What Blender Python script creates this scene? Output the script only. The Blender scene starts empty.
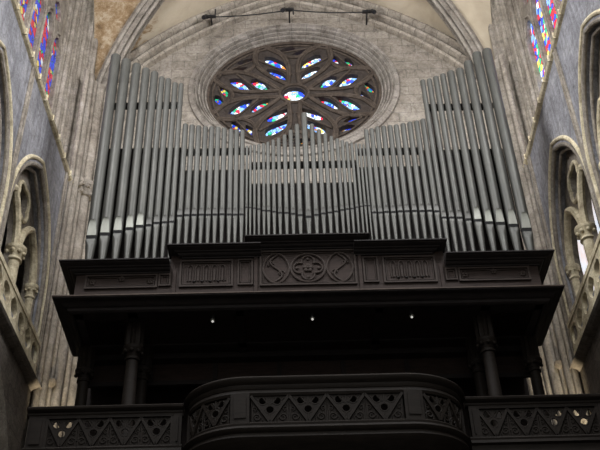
import bpy, bmesh, math, random
from mathutils import Vector, Matrix
random.seed(7)
S = bpy.context.scene
COL = S.collection
PI = math.pi

# ---------------------------------------------------------------- camera, sky, exposure
PITCH, ROLL, FPX = math.radians(38.6), math.radians(2.07), 970.0
cd = bpy.data.cameras.new('camera'); cam = bpy.data.objects.new('camera', cd); COL.objects.link(cam)
cd.sensor_width = 36.0; cd.lens = FPX / 600.0 * 36.0; cd.clip_end = 500
cam.location = (0, 0, 1.6)
fw = Vector((0, math.cos(PITCH), math.sin(PITCH))); u0 = Vector((0, -math.sin(PITCH), math.cos(PITCH))); r0 = Vector((1, 0, 0))
rt = math.cos(ROLL) * r0 - math.sin(ROLL) * u0; upv = math.sin(ROLL) * r0 + math.cos(ROLL) * u0
M3 = Matrix((rt, upv, -fw)).transposed()
cam.rotation_euler = M3.to_euler()
S.camera = cam

world = bpy.data.worlds.new('world'); S.world = world; world.use_nodes = True
wn = world.node_tree.nodes; wl = world.node_tree.links
bg = wn['Background']; bg.inputs['Strength'].default_value = 2.1
tc = wn.new('ShaderNodeTexCoord'); sx_ = wn.new('ShaderNodeSeparateXYZ'); wl.new(tc.outputs['Generated'], sx_.inputs[0])
wr = wn.new('ShaderNodeValToRGB'); wl.new(sx_.outputs[2], wr.inputs['Fac']); we = wr.color_ramp.elements      # dim nave near the horizon, bright windows higher up
we[0].position = 0.0; we[0].color = (0.22, 0.21, 0.2, 1); we[1].position = 0.55; we[1].color = (0.95, 0.97, 0.96, 1)
wl.new(wr.outputs['Color'], bg.inputs['Color'])

def area(name, loc, target, size, energy, color):
    l = bpy.data.lights.new(name, 'AREA'); l.energy = energy; l.color = color; l.shape = 'RECTANGLE'; l.size = size[0]; l.size_y = size[1]
    o = bpy.data.objects.new(name, l); COL.objects.link(o); o.location = loc
    o.rotation_euler = (Vector(target) - Vector(loc)).to_track_quat('-Z', 'Y').to_euler(); return o
# daylight of the next clerestory windows down the nave
area('clerestory_daylight', (-5.0, 9.0, 20), (2, 16.5, 18), (4, 4), 1500, (0.97, 0.97, 1.0))
area('clerestory_daylight', (5.0, 9.0, 20), (-2, 16.5, 18), (4, 4), 1500, (0.97, 0.97, 1.0))

def added_uplight(x, y, z, target, energy):
    l = bpy.data.lights.new('added_uplight', 'SPOT'); l.energy = energy; l.color = (1.0, 0.86, 0.6); l.spot_size = 0.55; l.spot_blend = 0.6; l.shadow_soft_size = 0.08
    o = bpy.data.objects.new('added_uplight', l); COL.objects.link(o); o.location = (x, y, z); o.rotation_euler = (Vector(target) - Vector((x, y, z))).to_track_quat('-Z', 'Y').to_euler()
# unseen warm spots, added to brighten the corner piers from below
added_uplight(-4.95, 16.9, 8.6, (-5.05, 18.1, 12.8), 950); added_uplight(5.15, 16.9, 8.6, (5.1, 18.1, 12.8), 950)

S.view_settings.view_transform = 'Standard'; S.view_settings.look = 'None'; S.view_settings.gamma = 1.0
S.view_settings.use_curve_mapping = False; S.view_settings.exposure = 0.0

# ---------------------------------------------------------------- materials
def newmat(name):
    m = bpy.data.materials.new(name); m.use_nodes = True
    nt = m.node_tree; b = nt.nodes['Principled BSDF']
    return m, nt, nt.nodes, nt.links, b
def pos(nt):
    return nt.nodes.new('ShaderNodeNewGeometry').outputs['Position']
def noise(nt, vec, scale, detail=5, rough=0.6, dist=0.0):
    n = nt.nodes.new('ShaderNodeTexNoise'); n.inputs['Scale'].default_value = scale; n.inputs['Detail'].default_value = detail
    n.inputs['Roughness'].default_value = rough; n.inputs['Distortion'].default_value = dist
    nt.links.new(vec, n.inputs['Vector']); return n.outputs['Fac']
def ramp(nt, fac, stops):
    r = nt.nodes.new('ShaderNodeValToRGB'); e = r.color_ramp.elements
    while len(e) < len(stops): e.new(0.5)
    for k, (p, c) in zip(e, stops):
        k.position = p; k.color = (*c, 1) if len(c) == 3 else c
    nt.links.new(fac, r.inputs['Fac']); return r.outputs['Color']
def mix(nt, mode, fac, a, b):
    m = nt.nodes.new('ShaderNodeMix'); m.data_type = 'RGBA'; m.blend_type = mode
    if isinstance(fac, float): m.inputs[0].default_value = fac
    else: nt.links.new(fac, m.inputs[0])
    for i, x in ((6, a), (7, b)):
        if isinstance(x, tuple): m.inputs[i].default_value = (*x, 1)
        else: nt.links.new(x, m.inputs[i])
    return m.outputs[2]
def scaled(nt, vec, s):
    m = nt.nodes.new('ShaderNodeMapping'); m.inputs['Scale'].default_value = s; nt.links.new(vec, m.inputs['Vector']); return m.outputs['Vector']
def bump(nt, b, h, strength, dist=0.03):
    n = nt.nodes.new('ShaderNodeBump'); n.inputs['Strength'].default_value = strength; n.inputs['Distance'].default_value = dist
    nt.links.new(h, n.inputs['Height']); nt.links.new(n.outputs['Normal'], b.inputs['Normal'])

def stone(name, c1, c2, c3=None, axis=None, polar=None, bw=0.7, bh=0.34, bstr=0.55, joint=0.55, tone=1.4, streak=0.0):
    m, nt, N, L, b = newmat(name); p = pos(nt)
    big = noise(nt, p, tone, 6, 0.65, 0.6)
    col = ramp(nt, big, [(0.3, c2), (0.52, c1), (0.72, c3 or c1)])
    fine = noise(nt, p, 17, 4, 0.7)
    col = mix(nt, 'MULTIPLY', 0.7, col, ramp(nt, fine, [(0.3, (0.62, 0.61, 0.6)), (0.65, (1.15, 1.15, 1.14))]))
    mid = noise(nt, p, 4.5, 6, 0.75, 0.8)
    col = mix(nt, 'MULTIPLY', 0.75, col, ramp(nt, mid, [(0.34, (0.5, 0.48, 0.46)), (0.5, (0.95, 0.94, 0.93)), (0.7, (1.18, 1.18, 1.17))]))
    if streak:
        st = noise(nt, scaled(nt, p, (7, 7, 0.55)), 1.0, 5, 0.7, 0.4)
        col = mix(nt, 'MULTIPLY', streak, col, ramp(nt, st, [(0.35, (0.6, 0.6, 0.62)), (0.62, (1.2, 1.2, 1.2))]))
    if axis is not None or polar:
        sep = N.new('ShaderNodeSeparateXYZ'); L.new(p, sep.inputs[0]); cmb = N.new('ShaderNodeCombineXYZ')
        if polar:                                          # joints radiate from the centre of the curve
            def mth(op, a, b=None):
                q = N.new('ShaderNodeMath'); q.operation = op
                for i, v in enumerate((a, b)):
                    if v is None: continue
                    if isinstance(v, (int, float)): q.inputs[i].default_value = v
                    else: L.new(v, q.inputs[i])
                return q.outputs[0]
            px, pz, mir, rad = polar
            xx = mth('ABSOLUTE', sep.outputs[0]) if mir else sep.outputs[0]
            dx = mth('SUBTRACT', xx, px); dz = mth('SUBTRACT', sep.outputs[2], pz)
            L.new(mth('MULTIPLY', mth('ARCTAN2', dz, dx), rad), cmb.inputs[0])
            L.new(mth('SQRT', mth('ADD', mth('MULTIPLY', dx, dx), mth('MULTIPLY', dz, dz))), cmb.inputs[1])
        else: L.new(sep.outputs[axis], cmb.inputs[0]); L.new(sep.outputs[2], cmb.inputs[1])
        br = N.new('ShaderNodeTexBrick'); L.new(cmb.outputs[0], br.inputs['Vector'])
        br.inputs['Color1'].default_value = (1, 1, 1, 1); br.inputs['Color2'].default_value = (0.82, 0.8, 0.79, 1)
        br.inputs['Mortar'].default_value = (joint, joint, joint, 1); br.inputs['Scale'].default_value = 1.0
        br.inputs['Brick Width'].default_value = bw; br.inputs['Row Height'].default_value = bh
        br.inputs['Mortar Size'].default_value = 0.012; br.inputs['Mortar Smooth'].default_value = 0.3
        col = mix(nt, 'MULTIPLY', 0.8, col, br.outputs['Color'])
    L.new(col, b.inputs['Base Color']); b.inputs['Roughness'].default_value = 0.92; b.inputs['Specular IOR Level'].default_value = 0.2
    bump(nt, b, fine, bstr, 0.04); return m

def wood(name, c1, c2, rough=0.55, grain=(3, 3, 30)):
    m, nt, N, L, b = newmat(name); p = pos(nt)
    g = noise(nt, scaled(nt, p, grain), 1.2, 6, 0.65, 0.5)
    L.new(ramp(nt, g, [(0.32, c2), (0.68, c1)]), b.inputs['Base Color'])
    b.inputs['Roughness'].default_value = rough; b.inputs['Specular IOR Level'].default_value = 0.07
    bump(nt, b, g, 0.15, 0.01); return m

def metal(name, c1, c2, rough, metallic):
    m, nt, N, L, b = newmat(name); p = pos(nt)
    g = noise(nt, scaled(nt, p, (9, 9, 1.6)), 1.0, 6, 0.7, 0.3)
    sp = noise(nt, p, 45, 3, 0.7)
    col = ramp(nt, g, [(0.3, c2), (0.7, c1)])
    col = mix(nt, 'MULTIPLY', 0.4, col, ramp(nt, sp, [(0.35, (0.75, 0.75, 0.75)), (0.65, (1.1, 1.1, 1.1))]))
    L.new(col, b.inputs['Base Color']); b.inputs['Metallic'].default_value = metallic
    L.new(ramp(nt, sp, [(0.3, (rough - 0.08,) * 3), (0.7, (rough + 0.1,) * 3)]), b.inputs['Roughness']); return m

def plain(name, c, rough=0.6, metallic=0.0):
    m, nt, N, L, b = newmat(name); p = pos(nt)
    g = noise(nt, p, 30, 3)
    L.new(ramp(nt, g, [(0.3, tuple(x * 0.8 for x in c)), (0.7, c)]), b.inputs['Base Color'])
    b.inputs['Roughness'].default_value = rough; b.inputs['Metallic'].default_value = metallic; return m

def stained(name, scale, strength, palette):
    m, nt, N, L, b = newmat(name); p = pos(nt)
    v = N.new('ShaderNodeTexVoronoi'); v.inputs['Scale'].default_value = scale; L.new(p, v.inputs['Vector'])
    sep = N.new('ShaderNodeSeparateColor'); L.new(v.outputs['Color'], sep.inputs[0])
    r = N.new('ShaderNodeValToRGB'); r.color_ramp.interpolation = 'CONSTANT'; e = r.color_ramp.elements
    while len(e) < len(palette): e.new(0.5)
    for k, (q, c) in zip(e, palette): k.position = q; k.color = (*c, 1)
    L.new(sep.outputs[0], r.inputs['Fac'])
    v2 = N.new('ShaderNodeTexVoronoi'); v2.feature = 'DISTANCE_TO_EDGE'; v2.inputs['Scale'].default_value = scale; L.new(p, v2.inputs['Vector'])
    lead = ramp(nt, v2.outputs['Distance'], [(0.02, (0.02, 0.02, 0.02)), (0.06, (1, 1, 1))])
    col = mix(nt, 'MULTIPLY', 1.0, r.outputs['Color'], lead)
    L.new(col, b.inputs['Emission Color']); b.inputs['Emission Strength'].default_value = strength
    b.inputs['Base Color'].default_value = (0.02, 0.02, 0.025, 1); b.inputs['Roughness'].default_value = 0.25; return m

RED, BLUE, SKY, WHT, GRN, YEL, AMB = (0.8, 0.02, 0.06), (0.02, 0.08, 0.95), (0.25, 0.5, 1.0), (0.9, 0.97, 1.0), (0.02, 0.55, 0.25), (1.0, 0.75, 0.15), (0.9, 0.3, 0.04)
M = dict(
    west=stone('west_wall_stone', (0.2838, 0.255, 0.2147), (0.1634, 0.1428, 0.1199), (0.3612, 0.3315, 0.2916), axis=0, joint=0.5, tone=0.9),
    moulding=stone('arch_moulding_stone', (0.2838, 0.255, 0.2187), (0.172, 0.153, 0.1296), (0.3612, 0.3315, 0.2916), tone=2.2),
    voussoir=stone('arch_voussoir_stone', (0.3268, 0.2932, 0.243), (0.2064, 0.1827, 0.1539), (0.4042, 0.3655, 0.3159), tone=2.2, polar=(-2.72, 15.85, True, 10.0), bw=0.42, bh=5.0, joint=0.45),
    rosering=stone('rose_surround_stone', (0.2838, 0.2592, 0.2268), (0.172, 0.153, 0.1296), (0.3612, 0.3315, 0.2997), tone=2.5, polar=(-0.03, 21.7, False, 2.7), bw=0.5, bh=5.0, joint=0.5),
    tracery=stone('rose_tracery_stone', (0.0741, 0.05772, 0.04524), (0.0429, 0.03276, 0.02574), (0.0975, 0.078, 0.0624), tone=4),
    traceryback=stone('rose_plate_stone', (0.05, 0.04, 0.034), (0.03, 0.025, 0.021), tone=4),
    wall=stone('side_wall_stone', (0.29, 0.292, 0.315), (0.2, 0.2, 0.212), (0.37, 0.37, 0.385), streak=0.7, tone=1.2),
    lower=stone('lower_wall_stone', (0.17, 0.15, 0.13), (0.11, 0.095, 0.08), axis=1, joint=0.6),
    shaft=stone('shaft_stone', (0.2838, 0.2533, 0.2106), (0.172, 0.1462, 0.1199), (0.3526, 0.3187, 0.2794), streak=0.55, tone=1.6),
    pale=stone('pale_warm_lit_stone', (0.6, 0.53, 0.37), (0.38, 0.32, 0.22), (0.7, 0.64, 0.49), tone=2.5),  # pale stone, brightened towards yellow for the warm light on the parapets
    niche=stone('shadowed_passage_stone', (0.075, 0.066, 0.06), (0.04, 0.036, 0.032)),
    floor=stone('floor_stone', (0.12, 0.11, 0.1), (0.08, 0.075, 0.07)),
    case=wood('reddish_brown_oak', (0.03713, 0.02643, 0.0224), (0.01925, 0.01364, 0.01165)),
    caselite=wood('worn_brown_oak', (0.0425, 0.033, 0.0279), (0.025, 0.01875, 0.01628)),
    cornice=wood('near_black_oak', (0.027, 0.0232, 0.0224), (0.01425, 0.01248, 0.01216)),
    litedge=wood('lit_edge_oak', (0.085, 0.066, 0.055), (0.05, 0.038, 0.032)),  # lighter oak stands in for light caught along the platform edge
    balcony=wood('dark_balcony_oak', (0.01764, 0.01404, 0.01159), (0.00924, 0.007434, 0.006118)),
    soffit=wood('dark_soffit_boards', (0.02992, 0.02288, 0.02112), (0.01496, 0.01232, 0.01144), grain=(3, 20, 3)),  # very dark brown for the boards under and behind the organ
    pipe=metal('dull_tin_pipe', (0.06906, 0.06804, 0.05914), (0.03994, 0.03969, 0.03456), 0.52, 0.45),
    lip=metal('lit_tin_lip', (0.189, 0.1908, 0.1628), (0.135, 0.1368, 0.1162), 0.42, 0.45),  # tin coloured lighter for the light that the flat lips catch
    lipsmall=metal('small_lit_tin_lip', (0.092, 0.0896, 0.0816), (0.056, 0.0544, 0.0496), 0.45, 0.45),  # same painted-in lip light, weaker on the small pipes
    black=plain('black_iron', (0.012, 0.012, 0.013), 0.5),
    slit=plain('dark_mouth_opening', (0.003, 0.003, 0.003), 1.0),
    glass=stained('rose_stained_glass', 10.0, 1.9, [(0.0, WHT), (0.2, SKY), (0.36, RED), (0.46, WHT), (0.54, BLUE), (0.72, GRN), (0.8, SKY), (0.9, YEL), (0.95, AMB)]),
    glassb=stained('rose_stained_glass_deep', 11.0, 1.1, [(0.0, BLUE), (0.3, GRN), (0.42, YEL), (0.55, BLUE), (0.7, RED), (0.82, WHT), (0.9, AMB)]),
    glassc=stained('clerestory_stained_glass', 6.0, 1.6, [(0.0, BLUE), (0.25, RED), (0.42, WHT), (0.55, GRN), (0.68, SKY), (0.8, YEL), (0.88, RED)]),
    glassd=stained('clerestory_stained_glass_dim', 6.0, 0.7, [(0.0, BLUE), (0.25, RED), (0.42, WHT), (0.5, GRN), (0.6, BLUE), (0.8, YEL), (0.88, RED)]),
)
def pane_mat():
    m, nt, N, L, b = newmat('pale_daylit_glass'); p = pos(nt)
    g = noise(nt, p, 3, 3)
    L.new(ramp(nt, g, [(0.35, (0.95, 0.72, 0.66)), (0.55, (0.95, 0.95, 1.0)), (0.7, (0.8, 0.88, 1.0))]), b.inputs['Emission Color']); b.inputs['Emission Strength'].default_value = 0.9
    return m
M['daylit'] = pane_mat()
def bulb_mat():
    m, nt, N, L, b = newmat('small_white_bulb_glow'); b.inputs['Emission Color'].default_value = (1, 0.97, 0.9, 1); b.inputs['Emission Strength'].default_value = 0.45; return m  # weak glow added so the white bulb shows under the platform
M['bulb'] = bulb_mat()
def plaster():
    m, nt, N, L, b = newmat('vault_plaster'); p = pos(nt)
    big = noise(nt, p, 0.8, 5, 0.6, 0.5)
    col = ramp(nt, big, [(0.3, (0.34, 0.285, 0.205)), (0.55, (0.45, 0.385, 0.285)), (0.75, (0.5, 0.44, 0.345))])
    st = noise(nt, p, 1.15, 9, 0.72, 1.2)
    sep = N.new('ShaderNodeSeparateXYZ'); L.new(p, sep.inputs[0])
    # old damp stains: only over the left-hand springing of the vault
    mr = N.new('ShaderNodeMapRange'); mr.inputs['From Min'].default_value = -3.2; mr.inputs['From Max'].default_value = -4.6; mr.inputs['To Min'].default_value = -0.25; mr.inputs['To Max'].default_value = 0.2
    L.new(sep.outputs[0], mr.inputs['Value'])
    ad = N.new('ShaderNodeMath'); ad.operation = 'ADD'; L.new(st, ad.inputs[0]); L.new(mr.outputs[0], ad.inputs[1])
    mask = ramp(nt, ad.outputs[0], [(0.52, (0, 0, 0)), (0.6, (1, 1, 1))])
    st2 = noise(nt, p, 3.2, 9, 0.78, 0.25)
    ochre = ramp(nt, st2, [(0.34, (0.12, 0.075, 0.035)), (0.48, (0.24, 0.16, 0.085)), (0.62, (0.4, 0.33, 0.23))])
    mx = N.new('ShaderNodeMix'); mx.data_type = 'RGBA'; L.new(mask, mx.inputs[0]); L.new(col, mx.inputs[6]); L.new(ochre, mx.inputs[7])
    L.new(mx.outputs[2], b.inputs['Base Color']); b.inputs['Roughness'].default_value = 0.95
    bump(nt, b, noise(nt, p, 12, 4), 0.2, 0.03); return m
M['plaster'] = plaster()

# ---------------------------------------------------------------- mesh helpers
class MB:
    def __init__(self): self.v = []; self.f = []
    def add(self, verts, faces):
        n = len(self.v); self.v += [tuple(p) for p in verts]; self.f += [tuple(i + n for i in f) for f in faces]; return self
    def box(self, x0, x1, y0, y1, z0, z1, fn=None):
        vs = [(x, y, z) for z in (z0, z1) for y in (y0, y1) for x in (x0, x1)]
        if fn: vs = [fn(*p) for p in vs]
        return self.add(vs, [(0, 2, 3, 1), (4, 5, 7, 6), (0, 1, 5, 4), (2, 6, 7, 3), (0, 4, 6, 2), (1, 3, 7, 5)])
    def tube(self, pts, r, seg=8, fn=None, closed=False, taper=None):
        pts = [Vector(p) for p in pts]; n = len(pts); vs = []
        prev = None
        for i, p in enumerate(pts):
            a = pts[(i - 1) % n] if (closed or i > 0) else p; b = pts[(i + 1) % n] if (closed or i < n - 1) else p
            t = (b - a).normalized()
            if prev is None:
                h = Vector((0, 0, 1)) if abs(t.z) < 0.9 else Vector((1, 0, 0)); nrm = (h - t * h.dot(t)).normalized()
            else: nrm = (prev - t * prev.dot(t)).normalized()
            prev = nrm; bi = t.cross(nrm); rr = r * (taper[i] if taper else 1)
            for k in range(seg):
                an = 2 * PI * k / seg; vs.append(p + nrm * rr * math.cos(an) + bi * rr * math.sin(an))
        fs = []
        for i in range(n if closed else n - 1):
            for k in range(seg):
                a = i * seg + k; b = i * seg + (k + 1) % seg; j = (i + 1) % n
                fs.append((a, b, j * seg + (k + 1) % seg, j * seg + k))
        if not closed: fs += [tuple(range(seg - 1, -1, -1)), tuple(range((n - 1) * seg, n * seg))]
        if fn: vs = [fn(*p) for p in vs]
        return self.add(vs, fs)
    def lathe(self, prof, x, y, seg=20, lobes=0, amp=0.0):
        vs = []; fs = []; n = len(prof)
        for r, z in prof:
            for k in range(seg):
                an = 2 * PI * k / seg; q = r * (1 + amp * math.cos(lobes * an)) if lobes else r
                vs.append((x + q * math.cos(an), y + q * math.sin(an), z))
        for i in range(n - 1):
            for k in range(seg):
                a = i * seg + k; b = i * seg + (k + 1) % seg; fs.append((a, b, b + seg, a + seg))
        fs += [tuple(range(seg - 1, -1, -1)), tuple(range((n - 1) * seg, n * seg))]
        return self.add(vs, fs)
    def sweep(self, path, prof, closed_prof=True, caps=True):
        # path: list of (point, normal, binormal); prof: list of (a, b)
        vs = []; fs = []; m = len(prof)
        for p, nn, bb in path:
            for a, b in prof: vs.append(Vector(p) + Vector(nn) * a + Vector(bb) * b)
        for i in range(len(path) - 1):
            for k in range(m if closed_prof else m - 1):
                a = i * m + k; b = i * m + (k + 1) % m; fs.append((a, b, b + m, a + m))
        if caps and closed_prof: fs += [tuple(range(m - 1, -1, -1)), tuple(range((len(path) - 1) * m, len(path) * m))]
        return self.add(vs, fs)
    def grid(self, rows):
        n = len(rows[0]); vs = [p for r in rows for p in r]; fs = []
        for i in range(len(rows) - 1):
            for k in range(n - 1): fs.append((i * n + k, i * n + k + 1, (i + 1) * n + k + 1, (i + 1) * n + k))
        return self.add(vs, fs)
    def blob(self, c, r, sx=1, sy=1, sz=1):
        prof = [(r * max(0.02, math.sin(PI * i / 6)), -r * math.cos(PI * i / 6)) for i in range(7)]
        n0 = len(self.v); self.lathe(prof, 0, 0, 8)
        for i in range(n0, len(self.v)):
            p = self.v[i]; self.v[i] = (c[0] + p[0] * sx, c[1] + p[1] * sy, c[2] + p[2] * sz)
        return self
    def plate(self, loops, depth, fn):
        cu = bpy.data.curves.new('tmp', 'CURVE'); cu.dimensions = '2D'; cu.fill_mode = 'BOTH'; cu.extrude = depth / 2
        for lp in loops:
            sp = cu.splines.new('POLY'); sp.points.add(len(lp) - 1); sp.use_cyclic_u = True
            for q, (a, b) in zip(sp.points, lp): q.co = (a, b, 0, 1)
        ob = bpy.data.objects.new('tmp', cu); me = ob.to_mesh()
        vs = [fn(*v.co) for v in me.vertices]; fs = [tuple(p.vertices) for p in me.polygons]
        ob.to_mesh_clear(); bpy.data.objects.remove(ob); bpy.data.curves.remove(cu)
        return self.add(vs, fs)
    def build(self, name, mat, parent=None, smooth=False):
        me = bpy.data.meshes.new(name)
        if parent is not None: org = WL[parent.name]
        else:
            xs, ys, zs = zip(*self.v); org = Vector(((min(xs) + max(xs)) / 2, (min(ys) + max(ys)) / 2, min(zs)))
        me.from_pydata([tuple(Vector(p) - org) for p in self.v], [], self.f)
        bm = bmesh.new(); bm.from_mesh(me); bmesh.ops.remove_doubles(bm, verts=bm.verts, dist=1e-5); bmesh.ops.recalc_face_normals(bm, faces=bm.faces)
        if smooth:
            for f in bm.faces: f.smooth = True
            for e in bm.edges:
                if len(e.link_faces) == 2 and e.calc_face_angle(0) > 0.7: e.smooth = False
        bm.to_mesh(me); bm.free(); me.materials.append(mat)
        o = bpy.data.objects.new(name, me); COL.objects.link(o)
        if parent is None: o.location = org
        else: o.parent = parent
        WL[o.name] = org if parent is None else WL[parent.name]
        return o
WL = {}
def tag(o, label=None, cat=None, group=None, kind=None):
    if label: o['label'] = label
    if cat: o['category'] = cat
    if group: o['group'] = group
    if kind: o['kind'] = kind
    return o
def empty(name, loc, label=None, cat=None, group=None, kind=None):
    o = bpy.data.objects.new(name, None); COL.objects.link(o); o.location = loc; o.empty_display_size = 0.2; WL[o.name] = Vector(loc)
    return tag(o, label, cat, group, kind)
def struct(mb, name, mat, label=None, smooth=False):
    return tag(mb.build(name, mat, None, smooth), label, None, None, 'structure')

def arc(cx, cz, r, a0, a1, n): return [(cx + r * math.cos(a0 + (a1 - a0) * i / n), cz + r * math.sin(a0 + (a1 - a0) * i / n)) for i in range(n + 1)]
def lancet(c, hw, z0, zs, rise, n=10):
    """pointed-arch loop: centre c, half width hw, sill z0, springing zs, apex zs + rise"""
    r = (hw * hw + rise * rise) / (2 * hw)              # circle through (hw, 0) and (0, rise)
    pr = []
    a1 = math.atan2(rise, r - hw)
    for i in range(n + 1):
        a = a1 * i / n; pr.append((hw - r + r * math.cos(a), zs + r * math.sin(a)))
    right = [(c + x, z) for x, z in pr]; left = [(c - x, z) for x, z in reversed(pr[:-1])]
    return [(c - hw, z0), (c + hw, z0)] + right + left
def foil(cx, cz, R, n, rot=0.0, seg=8, rr=0.62):
    """outline of an n-foil"""
    out = []
    for k in range(n):
        a = rot + 2 * PI * k / n; d = R * (1 - rr); q = PI / n; e = d * math.cos(q) + math.sqrt((R * rr) ** 2 - (d * math.sin(q)) ** 2); half = math.atan2(e * math.sin(q), e * math.cos(q) - d) - 0.03
        for i in range(seg + 1):
            t = -half + 2 * half * i / seg; out.append((cx + R * (1 - rr) * math.cos(a) + R * rr * math.cos(a + t), cz + R * (1 - rr) * math.sin(a) + R * rr * math.sin(a + t)))
    return out
def circ(cx, cz, r, n=24): return [(cx + r * math.cos(2 * PI * i / n), cz + r * math.sin(2 * PI * i / n)) for i in range(n)]

# ---------------------------------------------------------------- the church: floor, west wall, arch, vault
WY = 18.8                                              # face of the west wall
RX, RZ = -0.03, 21.72                                  # centre of the rose
SQ = 0.87                                              # the rose is a little wider than high
struct(MB().box(-9.5, 9.5, -3, 19.6, -0.3, 0), 'floor', M['floor'])
wo = [(-6.9, 0), (6.9, 0), (6.9, 27.5), (-6.9, 27.5)]
def FW(y): return lambda u, v, w: (u, y - w, v)
hole = [(RX + 2.8 * math.cos(a), RZ - 0.15 + 2.8 * 0.9 * math.sin(a)) for a in [2 * PI * i / 64 for i in range(64)]]
struct(MB().plate([wo, hole], 0.9, FW(WY + 0.45)), 'wall_west', M['west'], 'west wall of grey masonry around the rose window')

def ring_sweep(prof, seg=72):
    """prof: (radius, y, zshift, squash)"""
    vs = []; fs = []; n = len(prof)
    for i in range(seg):
        a = 2 * PI * i / seg
        for r, y, s, q in prof: vs.append((RX + r * math.cos(a), y, RZ + s + r * q * math.sin(a)))
    for i in range(seg):
        j = (i + 1) % seg
        for k in range(n - 1): fs.append((i * n + k, i * n + k + 1, j * n + k + 1, j * n + k))
    return MB().add(vs, fs)
def rolls(r0, y0, r1, y1, n, amp, steps=6):
    out = []
    for i in range(n):
        for s in range(steps):
            t = (i + s / steps) / n; b = amp * math.sin(PI * s / steps)
            out.append((r0 + (r1 - r0) * t, y0 + (y1 - y0) * t - b))
        out.append((r0 + (r1 - r0) * (i + 0.97) / n, y0 + (y1 - y0) * (i + 0.97) / n + amp * 0.5))
    out.append((r1, y1)); return out
pr = [(2.98, WY + 0.05)] + [(2.95, WY - 0.06), (2.84, WY - 0.09), (2.8, WY - 0.02)] + rolls(2.79, WY, 2.46, WY + 0.42, 4, 0.085)
prof = []
for r, y in pr:
    t = (2.98 - r) / 0.52; prof.append((r, y, -0.15 * (1 - t), 0.9 - 0.03 * t))
struct(ring_sweep(prof), 'trim_1', M['rosering'], 'round stepped stone moulding framing the rose window', True)

# rose window: plate tracery with mouchette lights
RR = 2.5; RY = WY + 0.5
def RO(u, v, w): return (RX + RR * u, RY - w, RZ + RR * SQ * v)
def pol(r, deg): return (r * math.cos(math.radians(deg)), r * math.sin(math.radians(deg)))
def mouchette(a, b, wdt, bend, n=9):
    """flame-shaped outline from point a (round end) to point b (pointed end)"""
    ax, ay = a; bx, by = b; dx, dy = bx - ax, by - ay; L = math.hypot(dx, dy); tx, ty = dx / L, dy / L; nx, ny = -ty, tx
    lft, rgt = [], []
    for i in range(n + 1):
        t = i / n; w = wdt * math.sin(PI * min(1, t * 0.55 + 0.45 * t ** 0.5) ** 1.0) ** 0.8 if 0 < t < 1 else 0.0
        o = bend * math.sin(2 * PI * t)
        cx, cy = ax + dx * t + nx * o, ay + dy * t + ny * o
        lft.append((cx + nx * w, cy + ny * w)); rgt.append((cx - nx * w, cy - ny * w))
    return lft + rgt[-2:0:-1]
lights = []
for k in range(8):
    th = 22.5 + 45 * k
    s = 1 if k % 2 else -1                              # alternate petals lean alternate ways
    lights.append((mouchette(pol(0.81, th - 1 * s), pol(0.47, th + 13 * s), 0.072, 0.012 * s), 'glass'))
    lights.append((mouchette(pol(0.58, th - 9 * s), pol(0.28, th + 5 * s), 0.07, 0.012 * s), 'glass'))
    lights.append((mouchette(pol(0.90, 45 * k + 2 * s), pol(0.835, 45 * k - 13 * s), 0.043, 0.0), 'glassb'))
    lights.append((mouchette(pol(0.85, 45 * k + 14 * s), pol(0.765, 45 * k - 1 * s), 0.043, 0.0), 'glassb'))
med = circ(0, 0, 0.125, 28)
rose = empty('window_1', RO(0, 0, 0), 'round rose window of stained glass in dark flamboyant stone tracery', 'window', None, 'structure')
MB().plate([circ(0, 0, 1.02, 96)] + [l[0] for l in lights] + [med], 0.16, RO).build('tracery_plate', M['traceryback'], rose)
rib = MB()
def rtube(mb, pts, r, w=-0.0, closed=False, seg=7): mb.tube([RO(x, y, 0.1 + w) for x, y in pts], r, seg, None, closed)
for k in range(8):
    th = 22.5 + 45 * k; s = 1 if k % 2 else -1
    for q in (1, -1):
        for inset, rad in ((0.0, 0.05), (0.035, 0.03)):
            pts = []
            for i in range(17):
                t = i / 16; r = 0.17 + inset + (0.86 - 1.6 * inset) * t; hw = (0.21 - inset) * math.sin(PI * t ** 1.05) ** 0.8 * (0.6 + 0.5 * t) if 0 < t < 1 else 0
                p = pol(r, th); pe = pol(1, th + 90); pts.append((p[0] + pe[0] * hw * q, p[1] + pe[1] * hw * q))
            rtube(rib, pts, rad)
    pts = []                                             # S-bar dividing the petal
    for i in range(13):
        t = i / 12; r = 0.34 + 0.42 * t; o = 0.12 * (1 - 2 * t) * s; p = pol(r, th); pe = pol(1, th + 90); pts.append((p[0] + pe[0] * o, p[1] + pe[1] * o))
    rtube(rib, pts, 0.03)
    for inset, rad in ((0.0, 0.045), (0.04, 0.025)):     # lens between petal tips and the rim
        pts = []
        for i in range(13):
            t = i / 12; an = 45 * k - 21 + 42 * t; r = 0.99 - inset * 0.5 - (0.30 - inset) * math.sin(PI * t) ** 0.9
            pts.append(pol(r, an))
        rtube(rib, pts, rad)
    rtube(rib, [pol(0.80, 45 * k - 14 * s), pol(0.825, 45 * k), pol(0.89, 45 * k + 12 * s)], 0.025)
for r, w in ((0.165, 0.045), (0.99, 0.07), (0.93, 0.03)): rtube(rib, circ(0, 0, r, 64 if r > 0.5 else 28), w, 0.0, True)
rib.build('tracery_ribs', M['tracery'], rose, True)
for lp, mt in lights:
    cx = sum(p[0] for p in lp) / len(lp); cy = sum(p[1] for p in lp) / len(lp)
    lp2 = [(cx + (x - cx) * 1.12, cy + (y - cy) * 1.12) for x, y in lp]
    MB().plate([lp2], 0.02, lambda u, v, w: RO(u, v, w - 0.1)).build('stained_glass', M[mt], rose)
MB().plate([circ(0, 0, 0.14, 28)], 0.02, lambda u, v, w: RO(u, v, w - 0.1)).build('stained_glass', M['glass'], rose)

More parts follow.
